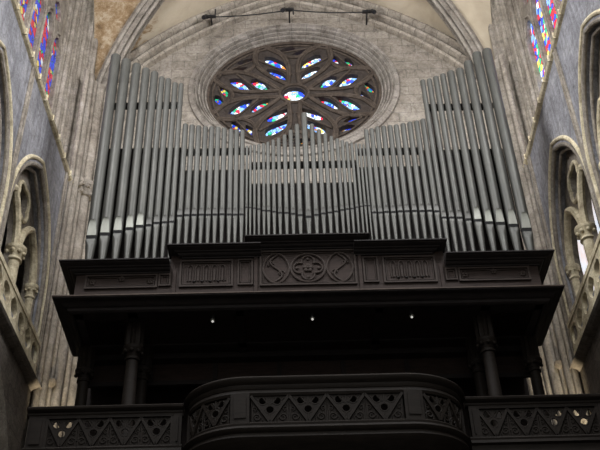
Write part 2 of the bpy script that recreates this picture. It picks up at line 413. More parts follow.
# arch of the west bay, drawn as two arcs meeting in a point
AC, AZ, AR_ = -2.72, 15.85, 10.17
def arch_pt(x, dr=0.0):                                  # point of the wall arch at offset |x|, radius grown by dr
    ax = abs(x); z = AZ + math.sqrt((AR_ + dr) ** 2 - (ax - AC) ** 2); return z
def arch_path(dr, y, n=26, xmax=5.5):
    left = []
    for i in range(n + 1):
        x = xmax * (1 - i / n); a = Vector((x, y, arch_pt(x))); c = Vector((AC, y, AZ)); nn = (a - c).normalized(); left.append((a, nn, Vector((0, -1, 0))))
    return left
p_r = arch_path(0, WY); p_l = [(Vector((-a.x, a.y, a.z)), Vector((-n.x, 0, n.z)), b) for a, n, b in p_r]
def stilt(path, z0):
    a, n, b = path[0]; return [(Vector((a.x, a.y, z0)), n, b)] + path
arch_prof = [(0.02, 0.0), (0.02, 0.34), (-0.03, 0.4), (-0.10, 0.42), (-0.15, 0.36), (-0.16, 0.2), (-0.2, 0.18), (-0.23, 0.27), (-0.28, 0.31), (-0.34, 0.28), (-0.36, 0.22), (-0.37, 0.08), (-0.41, 0.07), (-0.44, 0.16), (-0.49, 0.2), (-0.55, 0.16), (-0.57, 0.08), (-0.58, 0.0)]
mb = MB()
mb.sweep(stilt(p_r, 17.6), arch_prof); mb.sweep(stilt(p_l, 17.6), arch_prof)
struct(mb, 'trim_2', M['voussoir'], 'pointed stone wall arch above the rose window', True)

# vault over the last bay
YC = 14.8; HY = 18.5 - YC; ZS = 20.0
def el(u, h): return ZS + h * math.sqrt(max(0.0, 1 - (1 - u) ** 2))
def Dg(u): return Vector((-5.4 + 5.4 * u, 18.5 - HY * u, el(u, 5.7)))
def Fw(u):
    x = 5.5 * (1 - u)
    z = arch_pt(x) if u > 0 else ZS
    if u < 0.08: z = ZS + (arch_pt(5.5 * 0.92) - ZS) * math.sqrt(u / 0.08)
    return Vector((-x, WY - 0.2, z + 0.05))
def Gs(u): return Vector((-5.6, 18.5 - HY * u, el(u, 5.2)))
mb = MB(); us = [((i / 30) ** 1.6) for i in range(31)]
for sx in (1, -1):
    for my in (0, 1):
        def mp(p): return (p.x * sx, p.y if not my else 2 * YC - p.y, p.z + 0.12)
        for fn in (Fw, Gs):
            mb.grid([[mp(fn(u).lerp(Dg(u), k / 8)) for k in range(9)] for u in us])
struct(mb, 'ceiling', M['plaster'], None, True)
rp = [(-0.12, -0.26), (0.02, -0.26), (0.06, -0.2), (0.02, -0.16), (0.1, -0.155), (0.2, -0.1), (0.1, -0.055), (0.24, -0.05), (0.29, 0.0), (0.24, 0.05), (0.1, 0.055), (0.2, 0.1), (0.1, 0.155), (0.02, 0.16), (0.06, 0.2), (0.02, 0.26), (-0.12, 0.26)]
tn = 3
for sx in (1, -1):
    for my in (0, 1):
        path = []
        pts = [Vector((-5.4, 18.5, 17.6))] + [Dg(((i / 28) ** 1.7)) for i in range(29)]
        pts = [Vector((p.x * sx, p.y if not my else 2 * YC - p.y, p.z)) for p in pts]
        hd = (pts[-1] - pts[0]); hd.z = 0; hd.normalize(); bb = Vector((-hd.y, hd.x, 0))
        for i, p in enumerate(pts):
            t = (pts[min(i + 1, len(pts) - 1)] - pts[max(i - 1, 0)]).normalized(); nn = bb.cross(t)
            if nn.dot(hd) < 0 and i < 3: nn = -nn
            if nn.z > 0 and i > 3: nn = -nn
            path.append((p, nn, bb))
        struct(MB().sweep(path, rp), 'trim_%d' % tn, M['moulding'], None, True); tn += 1
# transverse arch at the near side of the bay
mb = MB()
for sgn in (1, -1):
    path = [(Vector((a.x * sgn, 2 * YC - 18.5, a.z)), Vector((n.x * sgn, 0, n.z)), Vector((0, 1, 0))) for a, n, b in p_r]
    mb.sweep(stilt(path, 17.6), [(0.1, -0.3), (0.1, 0.3), (-0.2, 0.3), (-0.35, 0.15), (-0.5, 0.1), (-0.5, -0.1), (-0.35, -0.15), (-0.2, -0.3)])
struct(mb, 'trim_%d' % tn, M['moulding'], None, True); tn += 1

# ---------------------------------------------------------------- side walls
AP = [15.4, 12.15]                                       # centres of the two triforium bays
def side(s):
    global tn
    sd = 'right' if s > 0 else 'left'
    def SW(x0): return lambda u, v, w: (s * (x0 + w), u, v)
    # triforium storey
    outer = [(5, 11.5), (18.8, 11.5), (18.8, 17.1), (5, 17.1)]
    holes = [lancet(c, 1.42, 11.9, 13.5, 2.2, 12) for c in AP]
    struct(MB().plate([outer] + holes, 0.42, SW(5.71)), 'wall_' + sd, M['wall'], 'blue-grey side wall of the triforium on the ' + sd)
    # passage behind the openings
    mb = MB()
    mb.box(s * 7.0, s * 7.2, 5, 18.8, 10.9, 17.2); mb.box(s * 5.92, s * 7.2, 5, 18.8, 16.9, 17.2); mb.box(s * 5.92, s * 7.2, 5, 18.8, 11.2, 11.5)
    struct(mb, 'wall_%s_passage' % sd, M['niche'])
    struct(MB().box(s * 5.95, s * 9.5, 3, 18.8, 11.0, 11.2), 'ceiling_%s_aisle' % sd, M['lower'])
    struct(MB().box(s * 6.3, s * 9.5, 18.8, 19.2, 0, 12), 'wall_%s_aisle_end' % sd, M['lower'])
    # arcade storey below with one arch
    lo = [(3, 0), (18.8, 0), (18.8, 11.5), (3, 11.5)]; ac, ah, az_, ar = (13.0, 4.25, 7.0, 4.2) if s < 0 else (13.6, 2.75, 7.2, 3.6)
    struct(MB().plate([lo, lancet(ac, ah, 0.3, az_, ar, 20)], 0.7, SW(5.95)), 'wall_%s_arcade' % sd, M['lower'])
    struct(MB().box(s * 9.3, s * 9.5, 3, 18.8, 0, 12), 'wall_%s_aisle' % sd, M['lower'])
    mb = MB()
    for off, r in ((0.0, 0.09), (0.16, 0.06)):
        lp = lancet(ac, ah + off, 0.3, az_, ar + off * 1.1, 20)
        mb.tube([(s * 5.6, y, z) for y, z in lp[1:] + lp[:1]], r, 8)
    struct(mb, 'trim_%d' % tn, M['shaft'], None, True); tn += 1
    # string courses
    mb = MB()
    sp = [(5.75, 17.04), (5.5, 17.04), (5.44, 17.07), (5.41, 17.13), (5.43, 17.19), (5.5, 17.24), (6.7, 17.26), (6.7, 17.06)]
    mb.sweep([(Vector((0, y, 0)), Vector((s, 0, 0)), Vector((0, 0, 1))) for y in (5, 17.5)], sp)
    for y in [6 + 0.62 * i for i in range(19)]: mb.box(s * 5.4, s * 5.47, y, y + 0.025, 17.05, 17.22)
    struct(mb, 'trim_%d' % tn, M['pale'], 'pale string course below the %s clerestory' % sd); tn += 1
    mb = MB()
    sp = [(5.75, 11.44), (5.55, 11.44), (5.48, 11.45), (5.43, 11.48), (5.4, 11.52), (5.42, 11.55), (5.95, 11.56), (5.95, 11.44)]
    mb.sweep([(Vector((0, y, 0)), Vector((s, 0, 0)), Vector((0, 0, 1))) for y in (5, 17.5)], sp)
    struct(mb, 'trim_%d' % tn, M['lower']); tn += 1
    # hood mouldings, tracery and colonnettes of each bay
    for bi, c in enumerate(AP):
        mb = MB()
        for hw, r, x in ((1.42, 0.05, 5.52), (1.34, 0.035, 5.64)):
            lp = lancet(c, hw, 11.6, 13.5, 2.2 + (hw - 1.42) * 1.4, 14)
            mb.tube([(s * x, y, z) for y, z in lp[1:] + lp[:1]], r, 8)
        struct(mb, 'trim_%d' % tn, M['shaft'], None, True); tn += 1
        lp = lancet(c, 1.54, 11.6, 13.5, 2.36, 14)
        struct(MB().tube([(s * 5.5, y, z) for y, z in lp[1:] + lp[:1]], 0.05, 8), 'trim_%d' % tn, M['pale'], 'pale hood moulding of a %s triforium arch' % sd, True); tn += 1
        mb = MB()
        inner = lancet(c, 1.41, 11.9, 13.5, 2.19, 12)
        hs = [lancet(c - 0.7, 0.57, 12.0, 13.5, 0.98, 8), lancet(c + 0.7, 0.57, 12.0, 13.5, 0.98, 8), foil(c, 14.8, 0.36, 4, PI / 4)]
        mb.plate([inner] + hs, 0.12, SW(5.84))
        struct(mb, 'trim_%d' % tn, M['shaft'], None, True); tn += 1
        mb = MB()
        for cc in (c - 0.7, c + 0.7):
            lp = lancet(cc, 0.62, 13.5, 13.5, 1.06, 10)
            mb.tube([(s * 5.72, y, z) for y, z in lp[1:] + lp[:1]], 0.085, 8)
        mb.tube([(s * 5.77, y, z) for y, z in foil(c, 14.78, 0.42, 4, PI / 4)], 0.05, 6, None, True)
        struct(mb, 'trim_%d' % tn, M['pale'], None, True); tn += 1
        bay = ('nearest the organ' if bi == 0 else 'farther from the organ')
        for k, (yy, wh) in enumerate(((c - 1.32, 'near jamb'), (c, 'middle'), (c + 1.32, 'far jamb'))):
            col = empty('colonnette', (s * 5.72, yy, 11.55), 'pale stone colonnette at the %s of the %s triforium opening %s' % (wh, sd, bay), 'column', 'triforium colonnettes')
            rr = 0.12 if k == 1 else 0.085
            MB().lathe([(rr, 11.9), (rr, 13.22)], s * 5.72, yy, 14).build('shaft', M['pale'], col, True)
            cp = MB().lathe([(rr, 13.2), (rr * 1.35, 13.23), (rr * 1.3, 13.27), (rr * 1.1, 13.29), (rr * 1.3, 13.38), (rr * 1.75, 13.46), (rr * 1.85, 13.48), (rr * 1.85, 13.54), (rr * 1.2, 13.56)], s * 5.72, yy, 16)
            for a in range(8): cp.blob((s * 5.72 + rr * 1.5 * math.cos(a * PI / 4), yy + rr * 1.5 * math.sin(a * PI / 4), 13.4), rr * 0.38)
            cp.build('capital', M['pale'], col, True)
            MB().lathe([(rr * 1.6, 11.55), (rr * 1.6, 11.68), (rr * 1.25, 11.74), (rr * 1.35, 11.8), (rr, 11.9)], s * 5.72, yy, 16).build('base', M['pale'], col, True)
        # pierced parapet
        par = empty('pierced_parapet', (s * 5.48, c, 11.55), 'pale pierced stone parapet in the %s triforium opening %s' % (sd, bay), 'parapet', 'triforium parapets')
        mb = MB().box(s * 5.42, s * 5.56, c - 1.62, c + 1.62, 12.22, 12.33); mb.build('coping', M['pale'], par)
        MB().box(s * 5.42, s * 5.56, c - 1.62, c + 1.62, 11.56, 11.64).build('plinth', M['pale'], par)
        fl = [foil(c - 1.34 + 0.536 * i, 11.93, 0.22, 4, PI / 4 if i % 2 else 0.0) for i in range(6)]
        MB().plate([[(c - 1.62, 11.64), (c + 1.62, 11.64), (c + 1.62, 12.22), (c - 1.62, 12.22)]] + fl, 0.1, SW(5.49)).build('pierced_panel', M['pale'], par)
        if bi == 0 and s > 0:
            struct(MB().box(6.4, 6.44, 16.5, 18.5, 11.6, 15.2), 'window_4', M['daylit'], 'pale daylit pane behind the right triforium opening')
    # thin wall shafts between the bays
    mb = MB()
    for y in (13.72, 13.84, 17.05, 17.16): mb.lathe([(0.035, 11.56), (0.035, 17.05)], s * 5.48, y, 8)
    struct(mb, 'trim_%d' % tn, M['shaft'], None, True); tn += 1
    # clerestory window
    win = empty('window_%d' % (2 if s < 0 else 3), (s * 6.3, 14.8, 17.3), 'tall clerestory window with stained glass slivers on the %s' % sd, 'window', None, 'structure')
    outer = [(5, 17.2), (18.8, 17.2), (18.8, 25.8), (5, 25.8)]
    ls = [17.18 - 0.325 - 0.85 * i for i in range(6)]
    hs = [lancet(y, 0.325, 17.3, 21.1, 0.55, 6) for y in ls]
    hs += [foil(y - 0.425, 22.25, 0.3, 4, 0) for y in ls[:5]]
    hs += [foil(14.9, 23.5, 0.42, 6, 0), foil(13.9, 23.2, 0.3, 4, 0), foil(15.9, 23.2, 0.3, 4, 0)]
    MB().plate([outer] + hs, 0.2, SW(6.3)).build('mullions', M['shaft'], win)
    mb = MB()
    for i in range(7):
        y = 17.18 - 0.85 * i + 0.1; mb.lathe([(0.035, 17.25), (0.035, 21.2)], s * 6.19, y, 8)
        if i < 6:
            lp = lancet(y - 0.425, 0.4, 21.1, 21.1, 0.7, 8); mb.tube([(s * 6.19, yy, z) for yy, z in lp[1:] + lp[:1]], 0.04, 6)
    mb.build('mullion_rolls', M['shaft'], win, True)
    for y in ls: MB().box(s * 6.3, s * 6.32, y - 0.33, y + 0.33, 17.3, 21.7).build('stained_glass', M['glassc' if s > 0 else 'glassd'], win)
    for y in ls[:5]: MB().box(s * 6.3, s * 6.32, y - 0.75, y - 0.1, 21.95, 22.6).build('stained_glass', M['glassd'], win)
    # jamb and corner shafts
    mb = MB()
    mb.add([(s * 6.24, 17.19, z) for z in (17.2, 25.5)] + [(s * 5.55, 18.0, z) for z in (17.2, 25.5)] + [(s * 5.55, 18.8, z) for z in (17.2, 25.5)] + [(s * 6.4, 18.8, z) for z in (17.2, 25.5)],
           [(0, 1, 3, 2), (2, 3, 5, 4), (4, 5, 7, 6), (6, 7, 1, 0), (0, 2, 4, 6), (1, 3, 5, 7)])
    for i in range(6):
        t = i / 5; mb.lathe([(0.075 if i % 2 else 0.05, 17.2), (0.075 if i % 2 else 0.05, 25.4)], s * (6.18 - 0.62 * t), 17.22 + 0.78 * t, 10)
    struct(mb, 'trim_%d' % tn, M['shaft'], None, True); tn += 1
    mb = MB()
    pts = [(5.48, 17.42, .07), (5.43, 17.62, .11), (5.36, 17.84, .07), (5.26, 18.02, .13), (5.12, 18.2, .07), (4.98, 18.36, .12), (4.84, 18.54, .07), (4.7, 18.68, .1), (4.52, 18.74, .06)]
    for x, y, r in pts:
        mb.lathe([(r * 1.5, 0), (r * 1.5, 1.0), (r, 1.1), (r, 17.45), (r * 0.95, 17.5), (r, 17.8), (r, 21.0)], s * x, y, 12)
    mb.add([(s * x, y, z) for x, y in ((5.5, 17.4), (5.4, 17.75), (5.2, 18.1), (4.9, 18.45), (4.5, 18.8), (5.6, 18.8)) for z in (0, 21)], [(0, 1, 3, 2), (2, 3, 5, 4), (4, 5, 7, 6), (6, 7, 9, 8), (8, 9, 11, 10), (10, 11, 1, 0), (0, 2, 4, 6, 8, 10), (1, 3, 5, 7, 9, 11)])
    struct(mb, 'trim_%d' % tn, M['shaft'], 'bundle of slender stone shafts in the %s corner' % sd, True); tn += 1
    mb = MB(); rnd = random.Random(3)
    for x, y, r in pts[2:]:
        mb.lathe([(r, 17.05), (r * 1.35, 17.08), (r * 1.1, 17.12), (r * 1.5, 17.4), (r * 1.7, 17.45), (r * 1.7, 17.52), (r, 17.55)], s * x, y, 12)
        for k in range(9): mb.blob((s * x - s * rnd.uniform(0, 0.14), y - rnd.uniform(0.03, 0.16), rnd.uniform(17.12, 17.42)), rnd.uniform(0.03, 0.055))
    struct(mb, 'trim_%d' % tn, M['shaft'], 'leafy carved capital of the %s corner shafts' % sd, True); tn += 1
    cb = MB()
    cb.lathe([(0.03, 11.72), (0.09, 11.78), (0.11, 11.82), (0.11, 11.88), (0.04, 11.9)], s * 5.32, 17.8, 14)
    struct(cb, 'trim_%d' % tn, M['lower'], None, True); tn += 1
side(-1); side(1)

# ---------------------------------------------------------------- cable and spotlights across the wall arch
cps = [Vector((-2.38, 18.3, 24.1)), Vector((-0.09, 18.3, 24.29)), Vector((2.18, 18.3, 24.07))]
pts = []
for a, b in ((0, 1), (1, 2)):
    for i in range(9):
        t = i / 8; p = cps[a].lerp(cps[b], t); p.z -= 0.07 * math.sin(PI * t); pts.append(p)
tag(MB().tube(pts[:9] + pts[10:], 0.018, 6).build('lighting_cable', M['black']), 'thin black cable strung across the pointed arch above the rose window', 'cable')
for p, lab in zip(cps, ('small black spotlight at the left end of the cable above the rose', 'small black spotlight at the middle of the cable above the rose', 'small black spotlight at the right end of the cable above the rose')):
    t = empty('spotlight', p, lab, 'spotlight', 'spotlights on the cable above the rose')
    x, y, z = p; d = -1 if p.x > 1 else 1
    MB().tube([(x, y + 0.5, z + 0.03), (x, y, z + 0.03), (x, y - 0.06, z + 0.03)], 0.025, 6).box(x - 0.14, x + 0.14, y - 0.04, y + 0.04, z - 0.02, z + 0.06).build('bracket', M['black'], t)
    MB().tube([(x - 0.14 * d, y - 0.05, z - 0.02), (x - 0.2 * d, y - 0.12, z - 0.16)], 0.065, 10).build('lamp_head', M['black'], t, True)
    if p.x < 1: MB().tube([(x + 0.12, y, z), (x + 0.12, y, z + 0.34 if p.x < -1 else z - 0.2)], 0.022, 6).build('rod', M['black'], t)

# ---------------------------------------------------------------- organ case
BEFORE = set(bpy.data.objects)
TURN = 0.026                                             # the organ front is not quite square to the nave
XO = 0.12
case = empty('organ_case', (XO, 14.6, 11.5), 'wide dark oak organ case with stepped cornice and carved frieze panels', 'organ case')
def outline(hA, hB, hC): return [(-4.19, 11.28), (4.19, 11.28), (4.19, hA), (2.5, hA), (2.5, hB), (1.08, hB), (1.08, hC), (-1.08, hC), (-1.08, hB), (-2.5, hB), (-2.5, hA), (-4.19, hA)]
FY = 14.3
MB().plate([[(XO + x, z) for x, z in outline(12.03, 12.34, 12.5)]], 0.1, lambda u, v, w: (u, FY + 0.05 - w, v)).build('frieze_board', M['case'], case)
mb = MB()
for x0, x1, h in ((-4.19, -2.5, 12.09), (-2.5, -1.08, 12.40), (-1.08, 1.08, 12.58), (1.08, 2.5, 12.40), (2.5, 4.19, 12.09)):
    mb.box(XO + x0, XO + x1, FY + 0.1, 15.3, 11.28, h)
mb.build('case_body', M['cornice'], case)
cp = [(0.0, -0.15), (0.035, -0.15), (0.04, -0.11), (0.075, -0.10), (0.10, -0.075), (0.12, -0.03), (0.16, -0.02), (0.17, 0.01), (0.21, 0.03), (0.25, 0.055), (0.26, 0.075), (0.29, 0.08), (0.3, 0.09), (0.3, 0.13), (0.28, 0.14), (0.0, 0.14)]
cp = [(a * 0.95, 0.0 + 0.55 * b) for a, b in cp]
def cornice(x0, x1, z, retl, retr, back=15.3):
    """moulding along the front with mitred returns"""
    def at(x, y, sx): return [(XO + x + sx * a, y - a, z + b) for a, b in cp]
    rows = []
    if retl: rows.append([(XO + x0 - a, back, z + b) for a, b in cp])
    rows.append([(XO + x0 - (a if retl else 0), FY - a, z + b) for a, b in cp])
    rows.append([(XO + x1 + (a if retr else 0), FY - a, z + b) for a, b in cp])
    if retr: rows.append([(XO + x1 + a, back, z + b) for a, b in cp])
    m = len(cp); mb = MB(); fs = []
    for i in range(len(rows) - 1):
        for k in range(m): fs.append((i * m + k, i * m + (k + 1) % m, (i + 1) * m + (k + 1) % m, (i + 1) * m + k))
    fs += [tuple(range(m)), tuple(range((len(rows) - 1) * m, len(rows) * m))]
    return mb.add([p for r in rows for p in r], fs)
cornice(-4.19, -2.5, 12.03, True, False).build('cornice', M['cornice'], case)
cornice(2.5, 4.19, 12.03, False, True).build('cornice', M['cornice'], case)
cornice(-2.27, -0.85, 12.34, True, False, 14.45).build('cornice', M['cornice'], case)
cornice(0.85, 2.27, 12.34, False, True, 14.45).build('cornice', M['cornice'], case)
cornice(-0.86, 0.86, 12.51, True, True, 14.45).build('cornice', M['cornice'], case)
# upright strips where the sections step
for x in (-2.42, -0.95, 0.95, 2.42): MB().box(XO + x - 0.03, XO + x + 0.03, FY - 0.03, FY, 11.5, 12.0 if abs(x) > 2 else 12.3).build('pilaster_strip', M['case'], case)
def frame(mb, x0, x1, z0, z1, b=0.035, d=0.035):
    for a0, a1, c0, c1 in ((x0, x1, z0, z0 + b), (x0, x1, z1 - b, z1), (x0, x0 + b, z0 + b, z1 - b), (x1 - b, x1, z0 + b, z1 - b)): mb.box(a0, a1, FY - d, FY, c0, c1)
    i = b + 0.02; bb = 0.012
    for a0, a1, c0, c1 in ((x0 + i, x1 - i, z0 + i, z0 + i + bb), (x0 + i, x1 - i, z1 - i - bb, z1 - i), (x0 + i, x0 + i + bb, z0 + i, z1 - i), (x1 - i - bb, x1 - i, z0 + i, z1 - i)): mb.box(a0, a1, FY - d * 0.6, FY, c0, c1)
def flower(x, z, r):
    mb = MB()
    for a in range(5): mb.blob((x + r * 0.6 * math.cos(a * 2 * PI / 5 + 0.3), FY - 0.012, z + r * 0.6 * math.sin(a * 2 * PI / 5 + 0.3)), r * 0.5, 1, 0.5, 1)
    return mb.blob((x, FY - 0.02, z), r * 0.35)
for s in (-1, 1):
    x0, x1 = sorted((XO + s * 4.02, XO + s * 2.72)); mb = MB(); frame(mb, x0, x1, 11.63, 11.93); p = mb.build('long_panel', M['caselite'], case)
    for q in (x0 + 0.13, (x0 + x1) / 2, x1 - 0.13): flower(q, 11.78 if q != (x0 + x1) / 2 else 11.84, 0.06).build('carved_flower', M['caselite'], p, True)
    x0, x1 = sorted((XO + s * 2.68, XO + s * 2.5)); mb = MB(); frame(mb, x0 - 0.02, x1 + 0.02, 11.66, 11.93, 0.03); mb.build('square_panel', M['caselite'], case)
    x0, x1 = sorted((XO + s * 2.33, XO + s * 1.36)); mb = MB(); frame(mb, x0, x1, 11.63, 12.22); p = mb.build('reeded_panel', M['caselite'], case)
    mb = MB(); w = (x1 - x0 - 0.24) / 5
    for i in range(5):
        cx = x0 + 0.12 + w * (i + 0.5)
        lp = lancet(cx, w * 0.34, 11.76, 12.02, 0.1, 5)
        mb.tube([(x, FY - 0.01, z) for x, z in lp[1:] + lp[:1]], 0.014, 6)
        mb.box(cx - 0.014, cx + 0.014, FY - 0.025, FY, 11.76, 12.0)
    mb.build('blind_lancets', M['caselite'], p, True)
    for i in range(4): MB().blob((x0 + 0.12 + w * (i + 1), FY - 0.02, 11.745), 0.022).build('bead', M['cornice'], p, True)
    x0, x1 = sorted((XO + s * 1.28, XO + s * 1.0)); mb = MB(); frame(mb, x0, x1, 11.65, 12.22, 0.03); mb.build('upright_panel', M['caselite'], case)
mb = MB(); frame(mb, XO - 0.88, XO + 0.88, 11.62, 12.4); cen = mb.build('rosette_panel', M['caselite'], case)
PZ = 12.0
def ft(mb, pts, r, closed=False, dy=0.012): mb.tube([(x, FY - dy, z) for x, z in pts], r, 7, None, closed)
mb = MB(); ft(mb, circ(XO, PZ, 0.31, 36), 0.026, True)
for k in range(4):
    a = k * PI / 2; ft(mb, [(XO + 0.15 * math.cos(a) + 0.115 * math.cos(a + t), PZ + 0.15 * math.sin(a) + 0.115 * math.sin(a + t)) for t in [-2.0 + 4.0 * i / 12 for i in range(13)]], 0.02)
mb.build('quatrefoil', M['caselite'], cen, True)
mb = flower(XO, PZ, 0.09)
mb.build('carved_flower', M['caselite'], cen, True)
for k in range(4): MB().blob((XO + 0.2 * math.cos(k * PI / 2), FY - 0.01, PZ + 0.2 * math.sin(k * PI / 2)), 0.035, 1, .5, 1).build('carved_leaf', M['caselite'], cen, True)
for s in (-1, 1):
    cx = XO + s * 0.58; mb = MB()
    ft(mb, [(cx + 0.24 * math.cos(t) * (1 - 0.12 * abs(math.sin(t))), PZ + 0.33 * math.sin(t)) for t in [2 * PI * i / 36 for i in range(36)]], 0.024, True)
    ft(mb, [(cx + s * 0.12 * math.sin(2 * PI * (t - 0.5)) * -1 + s * 0.05 * (t - .5), PZ + 0.3 - 0.6 * t) for t in [i / 16 for i in range(17)]], 0.02)
    for q in (1, -1): ft(mb, [(cx + 0.1 * q + 0.05 * math.cos(t), PZ - 0.1 * q * s * -1 + 0.05 * math.sin(t)) for t in [4.2 * i / 9 for i in range(10)]], 0.014)
    mb.build('mouchette_roundel', M['caselite'], cen, True)
# dark rack behind the pipes
mb = MB()
for x0, x1, z1 in ((-4.15, -2.5, 15.6), (-2.5, -1.1, 14.95), (-1.1, 1.1, 14.55), (1.1, 2.5, 14.95), (2.5, 4.19, 15.4)): mb.box(XO + x0, XO + x1, 14.86, 14.92, 12.0, z1)
mb.build('backing_board', M['soffit'], case)
mb = MB()
for x0, x1, z in ((-4.1, -2.62, 16.75), (-2.45, -1.05, 15.36), (-1.1, 1.1, 14.95), (1.1, 2.5, 15.28), (2.7, 4.15, 16.55)): mb.box(XO + x0, XO + x1, 14.72, 14.8, z - 0.07, z + 0.07)
for x in (-4.1, -2.77, -1.08, 1.08, 2.83, 4.1): mb.box(XO + x - 0.03, XO + x + 0.03, 14.8, 14.86, 12.0, 16.6 if abs(x) > 2 else 14.9)
mb.build('pipe_rack', M['soffit'], case)

# ---------------------------------------------------------------- organ pipes: (x, mouth z, top z, radius)
AL = [(-3.991, 13.14, 18.29, 0.11), (-3.743, 13.2, 18.13, 0.104), (-3.499, 13.25, 17.97, 0.096), (-3.278, 13.31, 17.81, 0.087), (-3.082, 13.36, 17.69, 0.085), (-2.911, 13.38, 17.53, 0.064), (-2.764, 13.43, 17.46, 0.066), (-2.609, 13.44, 17.33, 0.06), (-2.474, 13.45, 17.3, 0.056)]
BL = [(-2.324, 13.59, 16.06, 0.058), (-2.182, 13.6, 16.02, 0.058), (-2.042, 13.6, 15.99, 0.058), (-1.901, 13.6, 15.96, 0.056), (-1.766, 13.59, 15.95, 0.056), (-1.636, 13.59, 15.93, 0.055), (-1.5, 13.59, 15.9, 0.055), (-1.359, 13.58, 15.86, 0.054), (-1.242, 13.57, 15.84, 0.051), (-1.12, 13.57, 15.82, 0.049)]
CC = [(-1.024, 13.75, 15.38, 0.025), (-0.951, 13.74, 15.39, 0.027), (-0.869, 13.72, 15.4, 0.029), (-0.782, 13.69, 15.41, 0.033), (-0.683, 13.65, 15.43, 0.035), (-0.592, 13.64, 15.46, 0.039), (-0.483, 13.61, 15.51, 0.041), (-0.37, 13.58, 15.56, 0.043), (-0.244, 13.57, 15.64, 0.047), (-0.116, 13.54, 15.77, 0.049), (0.02, 13.5, 15.93, 0.051), (0.181, 13.45, 16.26, 0.061), (0.333, 13.49, 15.92, 0.051), (0.472, 13.52, 15.76, 0.049), (0.6, 13.54, 15.64, 0.047), (0.722, 13.56, 15.55, 0.044), (0.842, 13.59, 15.48, 0.042), (0.943, 13.61, 15.43, 0.039), (1.038, 13.62, 15.39, 0.036), (1.133, 13.65, 15.36, 0.033), (1.222, 13.67, 15.33, 0.03), (1.299, 13.68, 15.32, 0.028), (1.373, 13.68, 15.3, 0.026)]
BR = [(1.459, 13.5, 15.71, 0.049), (1.575, 13.49, 15.73, 0.05), (1.696, 13.5, 15.77, 0.053), (1.828, 13.49, 15.79, 0.054), (1.963, 13.5, 15.8, 0.055), (2.094, 13.5, 15.81, 0.056), (2.24, 13.5, 15.84, 0.057), (2.383, 13.49, 15.87, 0.058), (2.53, 13.49, 15.9, 0.058), (2.667, 13.47, 15.95, 0.058)]
AR = [(2.791, 13.31, 17.14, 0.054), (2.936, 13.3, 17.16, 0.058), (3.087, 13.29, 17.23, 0.063), (3.248, 13.24, 17.3, 0.064), (3.428, 13.21, 17.37, 0.083), (3.633, 13.14, 17.44, 0.084), (3.845, 13.11, 17.66, 0.096), (4.077, 13.05, 17.94, 0.101), (4.316, 12.94, 18.03, 0.109)]
PY = 14.6
def make_pipe(x, zm, zt, r, zb, label, group):
    q = 1 + TURN * (x - XO) / PY; x *= q; zm = 1.6 + (zm - 1.6) * q; zt = 1.6 + (zt - 1.6) * q
    t = empty('organ_pipe', (x, PY, zb), label, 'organ pipe', group)
    seg = 24; H = 3.2 * r if r > 0.07 else 2.2 * r       # height of the flattened upper lip
    def hwU(s):                                          # s: 0 at the top of the lip, 1 at the mouth
        return r * math.sqrt(max(0, 1 - (1 - 0.42 * s ** 0.45) ** 2))
    def ring(z, rad, hw):
        c = math.sqrt(max(0.0, rad * rad - hw * hw)) if hw > 0 else rad
        return [(x + rad * math.sin(2 * PI * k / seg), PY + max(-c, -rad * math.cos(2 * PI * k / seg)), z) for k in range(seg)], c
    rows = []; lip = []
    for i in range(13):
        s = (1 - i / 12) ** 2.0; z = zm + H * (1 - s); h = hwU(s) if s > 0 else 0; rg, c = ring(z, r, h); rows.append(rg); lip.append([(x + h * q, PY - c - 0.004, z) for q in (-0.97, 0, 0.97)] if h > 0 else [(x, PY - r - 0.004, z)] * 3)
    rows.append(ring(zt - 0.012, r, 0)[0]); rows.append(ring(zt, r * 0.93, 0)[0]); rows.append(ring(zt, r * 0.86, 0)[0]); rows.append(ring(zt - 0.25, r * 0.86, 0)[0])
    mb = MB(); n = len(rows); vs = [p for q in rows for p in q]
    fs = [(i * seg + k, i * seg + (k + 1) % seg, (i + 1) * seg + (k + 1) % seg, (i + 1) * seg + k) for i in range(n - 1) for k in range(seg)]
    fs += [tuple(range(seg)), tuple(range((n - 1) * seg, n * seg))]
    mb.add(vs, fs).build('pipe_body', M['pipe'], t, True)
    MB().grid(lip).build('upper_lip', M['lip' if r > 0.08 else 'lipsmall'], t, True)
    # foot: cone with an arched lower lip
    g = 0.085 * (r / 0.1) ** 0.7; z1 = zm - g; rows = []; hl = 1.5 * r
    for i in range(9):
        z = z1 - hl * i / 8; rad = r * (1 - 0.62 * (z1 - z) / (z1 - zb)); s = 1 - i / 8
        h = rad * math.sqrt(max(0, 1 - (1 - 0.36 * s ** 0.5) ** 2)); rows.append(ring(z, rad, h)[0])
    rows.append(ring(zb, r * 0.38, 0)[0]); n = len(rows)
    vs = [p for q in rows for p in q]
    fs = [(i * seg + k, i * seg + (k + 1) % seg, (i + 1) * seg + (k + 1) % seg, (i + 1) * seg + k) for i in range(n - 1) for k in range(seg)] + [tuple(range(seg)), tuple(range((n - 1) * seg, n * seg))]
    MB().add(vs, fs).build('foot', M['pipe'], t, True)
    rg, c = ring(zm, r, 0.8 * r)
    rows = [ring(z, r * 0.96, 0.78 * r)[0] for z in (z1, zm)]
    mb = MB().add([p for q in rows for p in q], [(k, (k + 1) % seg, seg + (k + 1) % seg, seg + k) for k in range(seg)])
    mb.build('mouth_slit', M['slit'], t)
    return t
ORD = ['first', 'second', 'third', 'fourth', 'fifth', 'sixth', 'seventh', 'eighth', 'ninth', 'tenth', 'eleventh']
